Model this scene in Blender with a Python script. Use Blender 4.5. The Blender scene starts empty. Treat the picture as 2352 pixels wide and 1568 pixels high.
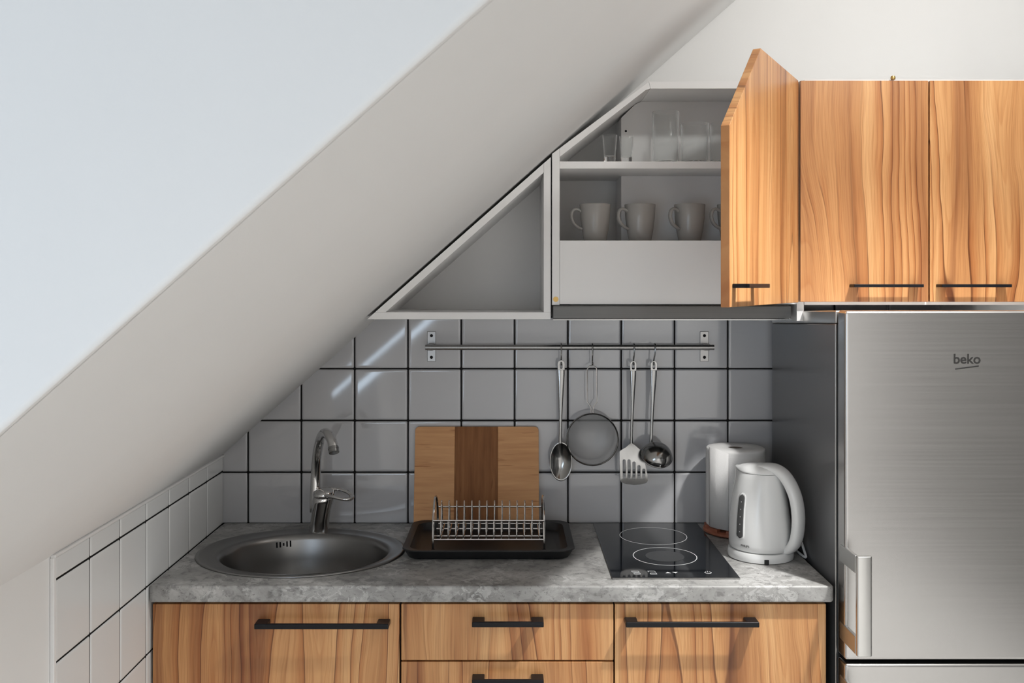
import bpy, bmesh, math, random
from mathutils import Vector, Matrix
random.seed(7)
C = bpy.context.scene.collection
S = bpy.context.scene
PI = math.pi

# ------------------------------------------------------------------ camera
F, D, EYE = 2200.0, 2.75, 1.581          # focal length in pixels, distance to the back wall, eye height
cam_d = bpy.data.cameras.new('camera'); cam = bpy.data.objects.new('camera', cam_d); C.objects.link(cam)
cam.location = (0, -D, EYE); cam.rotation_euler = (PI/2, 0, 0)
cam_d.sensor_width = 36.0; cam_d.lens = 36.0*F/2352.0
cam_d.shift_x = (1176-1170)/2352.0; cam_d.shift_y = -(784-655)/2352.0
cam_d.clip_start = 0.02
S.camera = cam

def W(px, py, y):                        # where the photograph's pixel meets the plane at depth y
    d = D + y
    return Vector(((px-1170)*d/F, y, EYE+(655-py)*d/F))

# ------------------------------------------------------------------ world, lamps, exposure
S.view_settings.view_transform = 'Standard'; S.view_settings.look = 'None'
S.view_settings.gamma = 1.0; S.view_settings.use_curve_mapping = False
S.view_settings.exposure = -0.68
wd = bpy.data.worlds.new('daylight'); S.world = wd; wd.use_nodes = True
wb = wd.node_tree.nodes['Background']
wb.inputs[0].default_value = (0.80, 0.90, 1.0, 1); wb.inputs[1].default_value = 1.2

def area(name, loc, rot, sx, sy, power, col, spread=180):
    l = bpy.data.lights.new(name, 'AREA'); l.shape = 'RECTANGLE'; l.size = sx; l.size_y = sy
    l.energy = power; l.color = col; l.spread = math.radians(spread)
    o = bpy.data.objects.new(name, l); C.objects.link(o); o.location = loc; o.rotation_euler = rot
    return o
sp = bpy.data.lights.new('ceiling_spotlight', 'SPOT'); sp.energy = 285; sp.color = (1.0, 1.0, 0.985)
sp.spot_size = math.radians(104); sp.spot_blend = 1.0; sp.shadow_soft_size = 0.03
spo = bpy.data.objects.new('ceiling_spotlight', sp); C.objects.link(spo); spo.location = (1.10, -1.15, 2.52)
spo.rotation_euler = (0, math.radians(6), 0)
bl = bpy.data.lights.new('ceiling_bulb_glow', 'POINT'); bl.energy = 30; bl.color = (1.0, 1.0, 0.98); bl.shadow_soft_size = 0.04
blo = bpy.data.objects.new('ceiling_bulb_glow', bl); C.objects.link(blo); blo.location = (1.16, -1.10, 2.52)

area('dormer_window_daylight', (-.83, -3.33, 1.31), (PI/2, -math.atan(.886), 0), 1.15, .30, 13.0, (.66, .82, 1.0))
area('added_room_fill', (1.22, -3.6, 2.64), (0, 0, 0), .55, 1.5, 128, (1.0, 1.0, 1.0), 120)  # unseen soft fill, added behind the camera to lift the room's ambient level
# ------------------------------------------------------------------ materials
def new_mat(name):
    m = bpy.data.materials.new(name); m.use_nodes = True
    nt = m.node_tree; b = nt.nodes['Principled BSDF']
    return m, nt, b
def node(nt, kind, **kw):
    n = nt.nodes.new(kind)
    for k, v in kw.items(): setattr(n, k, v)
    return n
def simple(name, col, rough=0.5, metal=0.0, spec=0.5, coat=0.0, var=0.03, scale=6.0, bump=0.0, bscale=200.0, trans=0.0, ior=1.45):
    m, nt, b = new_mat(name)
    b.inputs['Roughness'].default_value = rough; b.inputs['Metallic'].default_value = metal
    b.inputs['Specular IOR Level'].default_value = spec; b.inputs['Coat Weight'].default_value = coat
    b.inputs['Coat Roughness'].default_value = 0.08
    b.inputs['Transmission Weight'].default_value = trans; b.inputs['IOR'].default_value = ior
    tc = node(nt, 'ShaderNodeTexCoord'); nz = node(nt, 'ShaderNodeTexNoise')
    nz.inputs['Scale'].default_value = scale; nz.inputs['Detail'].default_value = 4
    nt.links.new(tc.outputs['Object'], nz.inputs['Vector'])
    r = node(nt, 'ShaderNodeValToRGB')
    r.color_ramp.elements[0].position = .3; r.color_ramp.elements[1].position = .7
    r.color_ramp.elements[0].color = (*[max(0, c*(1-var)) for c in col], 1)
    r.color_ramp.elements[1].color = (*[min(1, c*(1+var)) for c in col], 1)
    nt.links.new(nz.outputs['Fac'], r.inputs['Fac']); nt.links.new(r.outputs['Color'], b.inputs['Base Color'])
    if bump:
        n2 = node(nt, 'ShaderNodeTexNoise'); n2.inputs['Scale'].default_value = bscale; n2.inputs['Detail'].default_value = 3
        bp = node(nt, 'ShaderNodeBump'); bp.inputs['Strength'].default_value = bump; bp.inputs['Distance'].default_value = .002
        nt.links.new(tc.outputs['Object'], n2.inputs['Vector']); nt.links.new(n2.outputs['Fac'], bp.inputs['Height'])
        nt.links.new(bp.outputs['Normal'], b.inputs['Normal'])
    return m

def ramp(nt, src, stops, mode='LINEAR'):
    r = node(nt, 'ShaderNodeValToRGB'); cr = r.color_ramp; cr.interpolation = mode
    while len(cr.elements) < len(stops): cr.elements.new(.5)
    for e, (p, c) in zip(cr.elements, stops):
        e.position = p; e.color = (*c, 1) if len(c) == 3 else c
    nt.links.new(src, r.inputs['Fac']); return r.outputs['Color']
def mathn(nt, op, a, b=None):
    n = node(nt, 'ShaderNodeMath', operation=op)
    for i, v in enumerate((a, b)):
        if v is None: continue
        if isinstance(v, (int, float)): n.inputs[i].default_value = v
        else: nt.links.new(v, n.inputs[i])
    return n.outputs[0]
def mixc(nt, fac, a, b, mode='MIX'):
    n = node(nt, 'ShaderNodeMix', data_type='RGBA', blend_type=mode)
    if isinstance(fac, (int, float)): n.inputs[0].default_value = fac
    else: nt.links.new(fac, n.inputs[0])
    for i, v in ((6, a), (7, b)):
        if isinstance(v, tuple): n.inputs[i].default_value = (*v, 1)
        else: nt.links.new(v, n.inputs[i])
    return n.outputs[2]
def noise(nt, vec, scale, detail=3, rough=.5, dist=0.0):
    n = node(nt, 'ShaderNodeTexNoise'); n.inputs['Scale'].default_value = scale; n.inputs['Detail'].default_value = detail
    n.inputs['Roughness'].default_value = rough; n.inputs['Distortion'].default_value = dist
    nt.links.new(vec, n.inputs['Vector']); return n.outputs['Fac']
def mapping(nt, vec, sc=(1,1,1), loc=(0,0,0)):
    n = node(nt, 'ShaderNodeMapping'); n.inputs['Scale'].default_value = sc; n.inputs['Location'].default_value = loc
    nt.links.new(vec, n.inputs['Vector']); return n.outputs[0]

def wood_mat():
    m, nt, b = new_mat('walnut_laminate')
    tc = node(nt, 'ShaderNodeTexCoord'); oi = node(nt, 'ShaderNodeObjectInfo')
    mul = node(nt, 'ShaderNodeVectorMath', operation='MULTIPLY_ADD')
    cmb = node(nt, 'ShaderNodeCombineXYZ')
    for i in range(3): nt.links.new(oi.outputs['Random'], cmb.inputs[i])
    nt.links.new(cmb.outputs[0], mul.inputs[0]); mul.inputs[1].default_value = (17, 5, 31); nt.links.new(tc.outputs['Object'], mul.inputs[2])
    p = mul.outputs[0]
    w = noise(nt, mapping(nt, p, (3.0, 1, .85)), 1.0, 2)
    w2 = noise(nt, mapping(nt, p, (16, 1, 5)), 1.0, 2)
    off = mathn(nt, 'ADD', mathn(nt, 'MULTIPLY', mathn(nt, 'SUBTRACT', w, .5), .15), mathn(nt, 'MULTIPLY', mathn(nt, 'SUBTRACT', w2, .5), .016))
    sx = node(nt, 'ShaderNodeSeparateXYZ'); nt.links.new(p, sx.inputs[0])
    cx = node(nt, 'ShaderNodeCombineXYZ')
    nt.links.new(mathn(nt, 'ADD', sx.outputs[0], off), cx.inputs[0]); nt.links.new(sx.outputs[1], cx.inputs[1]); nt.links.new(sx.outputs[2], cx.inputs[2])
    q = cx.outputs[0]
    band = noise(nt, mapping(nt, q, (15, .5, .28)), 1.0, 3, .55)
    c = ramp(nt, band, [(.30, (.32, .130, .050)), (.42, (.52, .250, .098)), (.54, (.635, .335, .140)), (.68, (.73, .43, .20))])
    # broad growth rings: each fades from pale to reddish and stops at a sharp edge
    n1 = noise(nt, mapping(nt, q, (4.2, .5, .13), (3.1, 0, 8.2)), 1.0, 1.6, .5)
    r1 = mathn(nt, 'FRACT', mathn(nt, 'MULTIPLY', n1, 21.0))
    g = noise(nt, mapping(nt, p, (5, 1, 1.3), (9, 0, 1)), 1.0, 2)
    where = ramp(nt, g, [(.38, (.15, .15, .15)), (.52, (1, 1, 1))])
    c = mixc(nt, mathn(nt, 'MULTIPLY', where, .85), c, mixc(nt, 1.0, c, ramp(nt, r1, [(0, (1.04, 1.04, 1.04)), (.50, (1, 1, 1)), (.82, (.80, .64, .53)), (.93, (.60, .41, .31)), (.94, (.24, .13, .085)), (.975, (.24, .13, .085)), (.995, (1, 1, 1))]), 'MULTIPLY'))
    # many fine rings and pores
    r2 = mathn(nt, 'FRACT', mathn(nt, 'MULTIPLY', n1, 130.0))
    c = mixc(nt, .5, c, ramp(nt, r2, [(0, (1, 1, 1)), (.6, (.97, .93, .89)), (.92, (.80, .66, .55)), (1, (1, 1, 1))]), 'MULTIPLY')
    fine = noise(nt, mapping(nt, q, (260, 3, 6)), 1.0, 3, .6)
    c = mixc(nt, .5, c, ramp(nt, fine, [(.32, (.66, .56, .47)), (.55, (1, 1, 1))]), 'MULTIPLY')
    nt.links.new(c, b.inputs['Base Color'])
    b.inputs['Roughness'].default_value = .34; b.inputs['Specular IOR Level'].default_value = .45
    bp = node(nt, 'ShaderNodeBump'); bp.inputs['Strength'].default_value = .06; bp.inputs['Distance'].default_value = .001
    nt.links.new(fine, bp.inputs['Height']); nt.links.new(bp.outputs['Normal'], b.inputs['Normal'])
    return m

def concrete_mat():
    m, nt, b = new_mat('concrete_laminate')
    tc = node(nt, 'ShaderNodeTexCoord'); p = tc.outputs['Object']
    big = noise(nt, mapping(nt, p, (4.5, 5.5, 7)), 1.0, 5, .62, 1.2)
    c = ramp(nt, big, [(.28, (.19, .185, .178)), (.45, (.31, .303, .292)), (.58, (.39, .383, .37)), (.72, (.51, .50, .485))])
    mid = noise(nt, mapping(nt, p, (38, 38, 52)), 1.0, 5, .65, .6)
    c = mixc(nt, .8, c, ramp(nt, mid, [(.36, (.52, .52, .52)), (.5, (1, 1, 1)), (.60, (1.0, 1.0, 1.0)), (.68, (1.12, 1.12, 1.12))]), 'MULTIPLY')
    pt = noise(nt, mapping(nt, p, (34, 34, 40), (5, 2, 9)), 1.0, 6, .72, .8)
    patch = noise(nt, mapping(nt, p, (7, 7, 9), (1, 4, 2)), 1.0, 2)
    k = mathn(nt, 'MULTIPLY', ramp(nt, pt, [(.52, (0, 0, 0)), (.545, (1, 1, 1))]), ramp(nt, patch, [(.44, (0, 0, 0)), (.56, (1, 1, 1))]))
    c = mixc(nt, mathn(nt, 'MULTIPLY', k, .56), c, (.60, .595, .58))
    sp_ = noise(nt, mapping(nt, p, (150, 150, 150)), 1.0, 2)
    c = mixc(nt, .7, c, ramp(nt, sp_, [(.26, (.35, .35, .35)), (.36, (1, 1, 1))]), 'MULTIPLY')
    nt.links.new(c, b.inputs['Base Color']); b.inputs['Roughness'].default_value = .42
    b.inputs['Specular IOR Level'].default_value = .4
    return m

def brushed_mat(name, col, rough, axis='x', amount=.10):
    m, nt, b = new_mat(name)
    tc = node(nt, 'ShaderNodeTexCoord')
    sc = (2, 2, 230) if axis == 'x' else (600, 3, 3)
    n = noise(nt, mapping(nt, tc.outputs['Object'], sc), 1.0, 3, .6)
    c = ramp(nt, n, [(.3, tuple(x*(1-amount) for x in col)), (.7, tuple(min(1, x*(1+amount)) for x in col))])
    nt.links.new(c, b.inputs['Base Color']); b.inputs['Metallic'].default_value = 1.0
    rr = ramp(nt, n, [(.3, (rough*.95,)*3), (.7, (rough*1.05,)*3)]); nt.links.new(rr, b.inputs['Roughness'])
    return m

def bamboo_mat(name, lo, hi, dark, horiz=True):
    m, nt, b = new_mat(name)
    tc = node(nt, 'ShaderNodeTexCoord'); p = tc.outputs['Object']
    s1 = (5, 5, 70) if horiz else (70, 5, 5)
    s2 = (10, 10, 130) if horiz else (60, 10, 10)
    n = noise(nt, mapping(nt, p, s1), 1.0, 3, .6)
    c = ramp(nt, n, [(.3, lo), (.7, hi)])
    k = noise(nt, mapping(nt, p, s2, (3, 3, 3)), 1.0, 2)
    c = mixc(nt, ramp(nt, k, [(.62, (0, 0, 0)), (.74, (1, 1, 1))]), c, dark)
    nt.links.new(c, b.inputs['Base Color']); b.inputs['Roughness'].default_value = .6; b.inputs['Specular IOR Level'].default_value = .15
    return m

def sieve_mat():
    m, nt, b = new_mat('fine_steel_mesh')
    b.inputs['Base Color'].default_value = (.45, .45, .45, 1); b.inputs['Metallic'].default_value = .5; b.inputs['Roughness'].default_value = .5
    tc = node(nt, 'ShaderNodeTexCoord'); s = node(nt, 'ShaderNodeSeparateXYZ'); nt.links.new(tc.outputs['Object'], s.inputs[0])
    gx = mathn(nt, 'LESS_THAN', mathn(nt, 'FRACT', mathn(nt, 'MULTIPLY', s.outputs[0], 900)), .34)
    gz = mathn(nt, 'LESS_THAN', mathn(nt, 'FRACT', mathn(nt, 'MULTIPLY', s.outputs[2], 900)), .34)
    nt.links.new(mathn(nt, 'MAXIMUM', gx, gz), b.inputs['Alpha'])
    return m

def glass_mat():
    m, nt, b = new_mat('clear_thin_glass'); nt.nodes.remove(b)
    tr = node(nt, 'ShaderNodeBsdfTransparent'); tr.inputs[0].default_value = (.965, .97, .968, 1)
    gl = node(nt, 'ShaderNodeBsdfGlossy'); gl.inputs['Roughness'].default_value = .03
    lw = node(nt, 'ShaderNodeLayerWeight'); lw.inputs['Blend'].default_value = .5
    fr = node(nt, 'ShaderNodeMath', operation='POWER'); nt.links.new(lw.outputs['Facing'], fr.inputs[0]); fr.inputs[1].default_value = 3.5
    f2 = node(nt, 'ShaderNodeMath', operation='MULTIPLY_ADD'); nt.links.new(fr.outputs[0], f2.inputs[0]); f2.inputs[1].default_value = .85; f2.inputs[2].default_value = .03
    fr = f2
    df = node(nt, 'ShaderNodeBsdfDiffuse'); df.inputs[0].default_value = (.95, .95, .95, 1)  # white diffuse mixed in towards grazing angles paints bright edges on the glass
    ml = node(nt, 'ShaderNodeMixShader'); ml.inputs[0].default_value = .55
    nt.links.new(gl.outputs[0], ml.inputs[1]); nt.links.new(df.outputs[0], ml.inputs[2]); gl = ml
    mx = node(nt, 'ShaderNodeMixShader')
    nt.links.new(fr.outputs[0], mx.inputs[0]); nt.links.new(tr.outputs[0], mx.inputs[1]); nt.links.new(gl.outputs[0], mx.inputs[2])
    nt.links.new(mx.outputs[0], nt.nodes['Material Output'].inputs[0])
    return m
M = {}
M['wall'] = simple('white_wall_paint', (.80, .79, .775), .7, spec=.2, var=.012, scale=3, bump=.05, bscale=260)
M['slope'] = simple('white_ceiling_paint', (.82, .815, .805), .75, spec=.2, var=.012, scale=3, bump=.04, bscale=260)
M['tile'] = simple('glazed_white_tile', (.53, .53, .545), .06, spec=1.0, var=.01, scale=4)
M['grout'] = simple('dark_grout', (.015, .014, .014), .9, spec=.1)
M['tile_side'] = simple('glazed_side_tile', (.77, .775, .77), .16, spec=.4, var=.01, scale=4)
M['reflection_dark'] = simple('reflection_darkening_paint', (.10, .098, .095), .7, spec=.2, var=.02, scale=3)  # unseen right wall, coloured dark to shade what the fridge doors reflect
M['floor'] = simple('floor_boards', (.48, .475, .46), .4, var=.15, scale=5)
M['wood'] = wood_mat()
M['white'] = simple('white_laminate', (.82, .81, .80), .4, spec=.4, var=.01)
M['concrete'] = concrete_mat()
M['steel'] = brushed_mat('brushed_fridge_steel', (.56, .545, .53), .26, 'x', .02)
M['hoodsteel'] = brushed_mat('brushed_hood_steel', (.115, .113, .11), .34)
M['handle_steel'] = simple('satin_handle_steel', (.62, .61, .59), .32, metal=1.0)
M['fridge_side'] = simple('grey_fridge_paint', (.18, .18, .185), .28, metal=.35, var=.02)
M['seal'] = simple('black_rubber', (.012, .012, .013), .7, spec=.2)
M['chrome'] = simple('polished_chrome', (.70, .69, .68), .07, metal=1.0, var=.01)
M['stainless'] = simple('stainless_steel', (.34, .337, .33), .18, metal=1.0, var=.01)
M['sinksteel'] = simple('satin_sink_steel', (.29, .285, .28), .33, metal=1.0, var=.03)
M['railsteel'] = brushed_mat('brushed_rail_steel', (.36, .355, .35), .3, 'z')
M['wire'] = simple('chrome_wire', (.80, .79, .78), .14, metal=1.0)
M['blackmetal'] = simple('matt_black_metal', (.008, .008, .010), .36, spec=.28)
M['logo'] = simple('dark_logo_print', (.018, .017, .016), .5)
M['blackplastic'] = simple('black_plastic', (.018, .018, .019), .42, spec=.45)
M['hob'] = simple('black_hob_glass', (.006, .007, .009), .05, spec=.4)
M['print'] = simple('pale_hob_print', (.72, .72, .72), .5)
M['zone'] = simple('grey_hob_print', (.035, .036, .038), .3)
M['board'] = bamboo_mat('light_bamboo', (.60, .305, .14), (.74, .41, .20), (.42, .175, .07))
M['boarddark'] = bamboo_mat('dark_bamboo', (.20, .08, .031), (.34, .148, .06), (.13, .048, .018), False)
M['paper'] = simple('paper_towel', (.83, .815, .80), .95, spec=.05, bump=.25, bscale=380)
M['card'] = simple('cardboard_core', (.20, .17, .145), .9)
M['redwood'] = simple('reddish_wood', (.34, .12, .07), .5, var=.25, scale=30)
M['kettle'] = simple('white_kettle_plastic', (.82, .82, .81), .22, spec=.5, var=.008)
M['windowgrey'] = simple('smoky_window_plastic', (.10, .10, .10), .25, var=.1)
M['textgrey'] = simple('grey_print', (.13, .125, .12), .5)
M['glass'] = glass_mat()
M['glassbase'] = simple('clear_glass_base', (1, 1, 1), .02, trans=1.0, var=0.0)
M['mug'] = simple('stoneware_glaze', (.34, .326, .308), .22, spec=.5, var=.01)
M['sieve'] = sieve_mat()
M['brass'] = simple('brass', (.55, .36, .13), .35, metal=.9)
M['dark'] = simple('dark_shadow_gap', (.05, .03, .025), .8)
M['carcass'] = simple('brown_carcass_board', (.09, .05, .035), .6)

# ------------------------------------------------------------------ mesh helpers
class MB:
    def __init__(s): s.bm = bmesh.new()
    def box(s, x0, x1, y0, y1, z0, z1):
        v = [s.bm.verts.new(c) for c in ((x0,y0,z0),(x1,y0,z0),(x1,y1,z0),(x0,y1,z0),(x0,y0,z1),(x1,y0,z1),(x1,y1,z1),(x0,y1,z1))]
        for f in ((3,2,1,0),(4,5,6,7),(0,1,5,4),(1,2,6,5),(2,3,7,6),(3,0,4,7)): s.bm.faces.new([v[i] for i in f])
        return s
    def prism(s, poly, y0, y1):          # outline in x,z pushed through y
        a = [s.bm.verts.new((p[0], y0, p[1])) for p in poly]; b = [s.bm.verts.new((p[0], y1, p[1])) for p in poly]
        n = len(poly)
        s.bm.faces.new(a); s.bm.faces.new(b[::-1])
        for i in range(n): s.bm.faces.new((a[i], b[i], b[(i+1)%n], a[(i+1)%n]))
        return s
    def loft(s, rings, closed=True, cap0=True, cap1=True):
        R = [[s.bm.verts.new(p) for p in r] for r in rings]
        for a, b in zip(R, R[1:]):
            n = len(a)
            for i in range(n if closed else n-1):
                j = (i+1) % n
                s.bm.faces.new((a[i], a[j], b[j], b[i]))
        if cap0: s.bm.faces.new(R[0][::-1])
        if cap1: s.bm.faces.new(R[-1])
        return s
    def lathe(s, prof, c=(0,0,0), n=40, sx=1, sy=1, cap0=True, cap1=True):
        rings = []
        for r, z in prof:
            rings.append([(c[0]+sx*r*math.cos(2*PI*i/n), c[1]+sy*r*math.sin(2*PI*i/n), c[2]+z) for i in range(n)])
        return s.loft(rings, True, cap0, cap1)
    def tube(s, pts, r, seg=10, closed=False, ry=None, up=None, caps=True):
        pts = [Vector(p) for p in pts]; n = len(pts)
        rs = r if isinstance(r, (list, tuple)) else [r]*n
        rys = ry if isinstance(ry, (list, tuple)) else ([ry]*n if ry is not None else rs)
        T = []
        for i in range(n):
            if closed: t = pts[(i+1)%n]-pts[(i-1)%n]
            else: t = pts[min(i+1, n-1)]-pts[max(i-1, 0)]
            T.append(t.normalized())
        ref = Vector(up) if up else (Vector((0,0,1)) if abs(T[0].z) < .9 else Vector((1,0,0)))
        u = (ref-T[0]*ref.dot(T[0])).normalized(); rings = []
        for i in range(n):
            if up: u = (Vector(up)-T[i]*Vector(up).dot(T[i]))
            else: u = u-T[i]*u.dot(T[i])
            u.normalize(); v = T[i].cross(u)
            rings.append([pts[i]+u*rs[i]*math.cos(2*PI*k/seg)+v*rys[i]*math.sin(2*PI*k/seg) for k in range(seg)])
        if closed:
            R = [[s.bm.verts.new(p) for p in q] for q in rings]
            for i in range(n):
                a, b = R[i], R[(i+1)%n]
                for k in range(seg): s.bm.faces.new((a[k], a[(k+1)%seg], b[(k+1)%seg], b[k]))
        else: s.loft(rings, True, caps, caps)
        return s
    def plate(s, outer, holes, fn, thick):   # flat outline with holes; fn maps (u, v) -> point, thick = offset vector
        es = []; loops = []
        for L in [outer]+holes:
            vs = [s.bm.verts.new(fn(*p)) for p in L]; loops.append(vs)
            for i in range(len(vs)): es.append(s.bm.edges.new((vs[i], vs[(i+1)%len(vs)])))
        g = bmesh.ops.triangle_fill(s.bm, use_beauty=True, use_dissolve=False, edges=es)
        fs = [x for x in g['geom'] if isinstance(x, bmesh.types.BMFace)]
        e = bmesh.ops.extrude_face_region(s.bm, geom=fs)
        bmesh.ops.translate(s.bm, verts=[x for x in e['geom'] if isinstance(x, bmesh.types.BMVert)], vec=thick)
        return s
    def build(s, name, mat, parent=None, origin=None, bevel=0, smooth=35, seg=2, solid=0, rot=None):
        o0 = Vector(origin) if origin is not None else (parent['_o'] if parent is not None and '_o' in parent else Vector((0,0,0)))
        o0 = Vector(o0)
        bmesh.ops.recalc_face_normals(s.bm, faces=s.bm.faces)
        bmesh.ops.translate(s.bm, verts=s.bm.verts, vec=-o0)
        me = bpy.data.meshes.new(name); s.bm.to_mesh(me); s.bm.free()
        if mat is not None: me.materials.append(M[mat] if isinstance(mat, str) else mat)
        for p in me.polygons: p.use_smooth = True
        me.set_sharp_from_angle(angle=math.radians(smooth))
        o = bpy.data.objects.new(name, me); C.objects.link(o)
        if parent is not None:
            o.parent = parent
            if origin is not None: o.location = o0-Vector(parent['_o'])
        else: o.location = o0
        o['_o'] = o0
        if rot: o.rotation_euler = rot
        if solid:
            md = o.modifiers.new('thickness', 'SOLIDIFY'); md.thickness = solid; md.offset = 0
        if bevel:
            md = o.modifiers.new('bevel', 'BEVEL'); md.width = bevel; md.segments = seg; md.limit_method = 'ANGLE'
            md.angle_limit = math.radians(40); md.harden_normals = True
        return o

def thing(name, label, cat, loc, group=None):
    o = bpy.data.objects.new(name, None); C.objects.link(o); o.location = loc; o['_o'] = Vector(loc)
    o.empty_display_size = .05
    return tag(o, label, cat, group)
def tag(o, label, cat, group=None):
    o['label'] = label; o['category'] = cat
    if group: o['group'] = group
    return o
def struct(o): o['kind'] = 'structure'; return o
def dup(root, loc, label, rotz=None):
    r = root.copy(); C.objects.link(r); r.location = loc; r['label'] = label
    if rotz is not None: r.rotation_euler = (0, 0, rotz)
    for ch in root.children:
        c = ch.copy(); C.objects.link(c); c.parent = r
        for g in ch.children:
            d = g.copy(); C.objects.link(d); d.parent = c
    return r
def crom(P, n=8, closed=False):
    P = [Vector(p) for p in P]; out = []
    N = len(P); segs = N if closed else N-1
    for i in range(segs):
        if closed: a, b, c, d = P[(i-1)%N], P[i], P[(i+1)%N], P[(i+2)%N]
        else: a, b, c, d = P[max(i-1,0)], P[i], P[i+1], P[min(i+2,N-1)]
        for k in range(n):
            t = k/n
            out.append(.5*((2*b)+(c-a)*t+(2*a-5*b+4*c-d)*t*t+(3*b-3*c+d-a)*t**3))
    if not closed: out.append(P[-1])
    return out
def ell(cx, cy, rx, ry, z, n=64): return [(cx+rx*math.cos(2*PI*i/n), cy+ry*math.sin(2*PI*i/n), z) for i in range(n)]
def rrect(x0, x1, y0, y1, r, n=6):
    out = []
    for cx, cy, a0 in ((x1-r, y1-r, 0), (x0+r, y1-r, PI/2), (x0+r, y0+r, PI), (x1-r, y0+r, 1.5*PI)):
        for k in range(n+1):
            a = a0+PI/2*k/n; out.append((cx+r*math.cos(a), cy+r*math.sin(a)))
    return out

# ------------------------------------------------------------------ the room
XL, ZK, SL = -.825, 1.0935, .886                  # left wall, height where the roof slope starts, its pitch
def roof(x): return ZK+SL*(x-XL)
ZC = 2.66; XC = XL+(ZC-ZK)/SL                      # flat ceiling
YD0, YD1 = -1.985, -3.35                           # the dormer
struct(MB().box(-1.9, 2.6, 0, .12, 0, 3.3).build('wall_back', 'wall'))
struct(MB().box(-1.9, 2.6, -4.8, .12, -.1, 0).build('floor', 'floor'))
n_ = Vector((-SL, 1)).normalized()*.16
def slope_poly(x0, x1): return [(x0, roof(x0)), (x1, roof(x1)), (x1+n_.x, roof(x1)+n_.y), (x0+n_.x, roof(x0)+n_.y)]
struct(MB().prism(slope_poly(XL-.05, XC), -.003, YD0+.010).build('ceiling_slope', 'slope'))
struct(MB().prism(slope_poly(XL-.05, XC), YD1, -4.7).build('ceiling_slope_rear', 'slope'))
struct(MB().box(XL-.1, XL, YD0+.02, 0, 0, ZK+.02).build('wall_left', 'wall'))
struct(MB().box(XL-.1, XL, -4.7, YD1, 0, ZK).build('wall_left_rear', 'wall'))
struct(MB().prism([(-1.75, 0), (XL, 0), (XL, ZK), (XC, roof(XC)), (XC, 2.95), (-1.75, 2.95)], YD0, YD0+.02).build('wall_dormer', 'slope', bevel=.006, seg=4))
struct(MB().prism([(-1.75, 0), (XL-.01, 0), (XL-.01, ZK+.01), (XC, roof(XC)+.01), (XC, 2.95), (-1.75, 2.95)], YD1-.06, YD1-.003).build('wall_dormer_rear', 'wall'))
struct(MB().box(-1.75, XC+.1, YD1, YD0, 2.95, 3.05).build('ceiling_dormer', 'wall'))
struct(MB().box(-1.8, -1.7, YD1, YD0, 0, .92).build('wall_dormer_sill', 'wall'))
struct(MB().box(XC-.05, 2.6, -4.7, 0, ZC, ZC+.1).build('ceiling', 'wall'))
struct(MB().box(2.3, 2.4, -4.7, 0, 0, ZC).build('wall_right', 'reflection_dark'))
struct(MB().box(-.9, 2.4, -4.8, -4.7, 0, ZC).build('wall_rear', 'wall'))

# glazed tiles: each with its own softly rounded edge and a tiny tilt of its own
def tile_panel(name, us, vs, fn, keep, gap, th, mat, tilt, skip=None):
    m = MB()
    for i in range(len(us)-1):
        for j in range(len(vs)-1):
            u0, u1, v0, v1 = us[i]+gap/2, us[i+1]-gap/2, vs[j]+gap/2, vs[j+1]-gap/2
            if not keep(u0, u1, v0, v1): continue
            a, b = random.uniform(-tilt, tilt), random.uniform(-tilt, tilt)
            uc, vc = (u0+u1)/2, (v0+v1)/2
            lev = [(0, 0, 0), (0, 0, .55), (.0012, 0, .86), (.003, 0, .98), (.007, 0, 1)]
            rings = []
            for ins, _, h in lev:
                P = rrect(u0+ins, u1-ins, v0+ins, v1-ins, max(.0012, .003-ins*.2), 2)
                rings.append([fn(p[0], p[1], th*h+(a*(p[0]-uc)+b*(p[1]-vc) if h > .5 else 0)) for p in P])
            m.loft(rings)
    return m
us = [-.74875+.15275*k for k in range(-1, 14)]; us[0] = XL-.005
vs = [.8985, 1.0455, 1.1938, 1.3421, 1.4904, 1.6387]
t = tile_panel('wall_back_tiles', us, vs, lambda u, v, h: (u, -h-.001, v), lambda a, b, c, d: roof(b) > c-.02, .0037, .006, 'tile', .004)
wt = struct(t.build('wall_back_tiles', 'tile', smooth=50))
struct(MB().box(XL, .95, -.0045, 0, .86, 1.64).build('wall_back_grout', 'grout'))
us = [-1.022+.1446*k for k in range(8)]; us[-1] = -.0065
vs = [.0, .145, .295, .445, .595, .745, .8985, 1.0485, 1.0925]
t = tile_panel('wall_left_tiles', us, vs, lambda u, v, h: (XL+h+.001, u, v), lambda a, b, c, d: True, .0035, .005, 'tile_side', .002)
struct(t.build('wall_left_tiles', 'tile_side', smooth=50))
struct(MB().box(XL, XL+.004, -1.022, 0, 0, 1.0925).build('wall_left_grout', 'grout'))
struct(MB().box(XL, XL+.008, -1.032, -1.0215, 0, 1.0915).build('trim_1', 'white', bevel=.002))
struct(MB().box(XL, XL+.010, -1.03, -.004, 1.0905, 1.0965).build('trim_2', 'white', bevel=.002))

# ------------------------------------------------------------------ worktop
HX, HY, HRX, HRY = -.525, -.306, .238, .205
m = MB()
out = [(-.8185, -.001), (-.8185, -.574), (-.8115, -.581), (.7295, -.581), (.7365, -.574), (.7365, -.001)]
m.plate(out, [[(HX+HRX*math.cos(2*PI*i/48), HY+HRY*math.sin(2*PI*i/48)) for i in range(48)]], lambda u, v: (u, v, .8625), (0, 0, .0375))
o = m.build('worktop', 'concrete', origin=(-.04, -.29, .8625), bevel=.006, seg=4)
tag(o, 'mottled grey concrete-look worktop running from tiled left wall to fridge', 'worktop')

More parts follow.
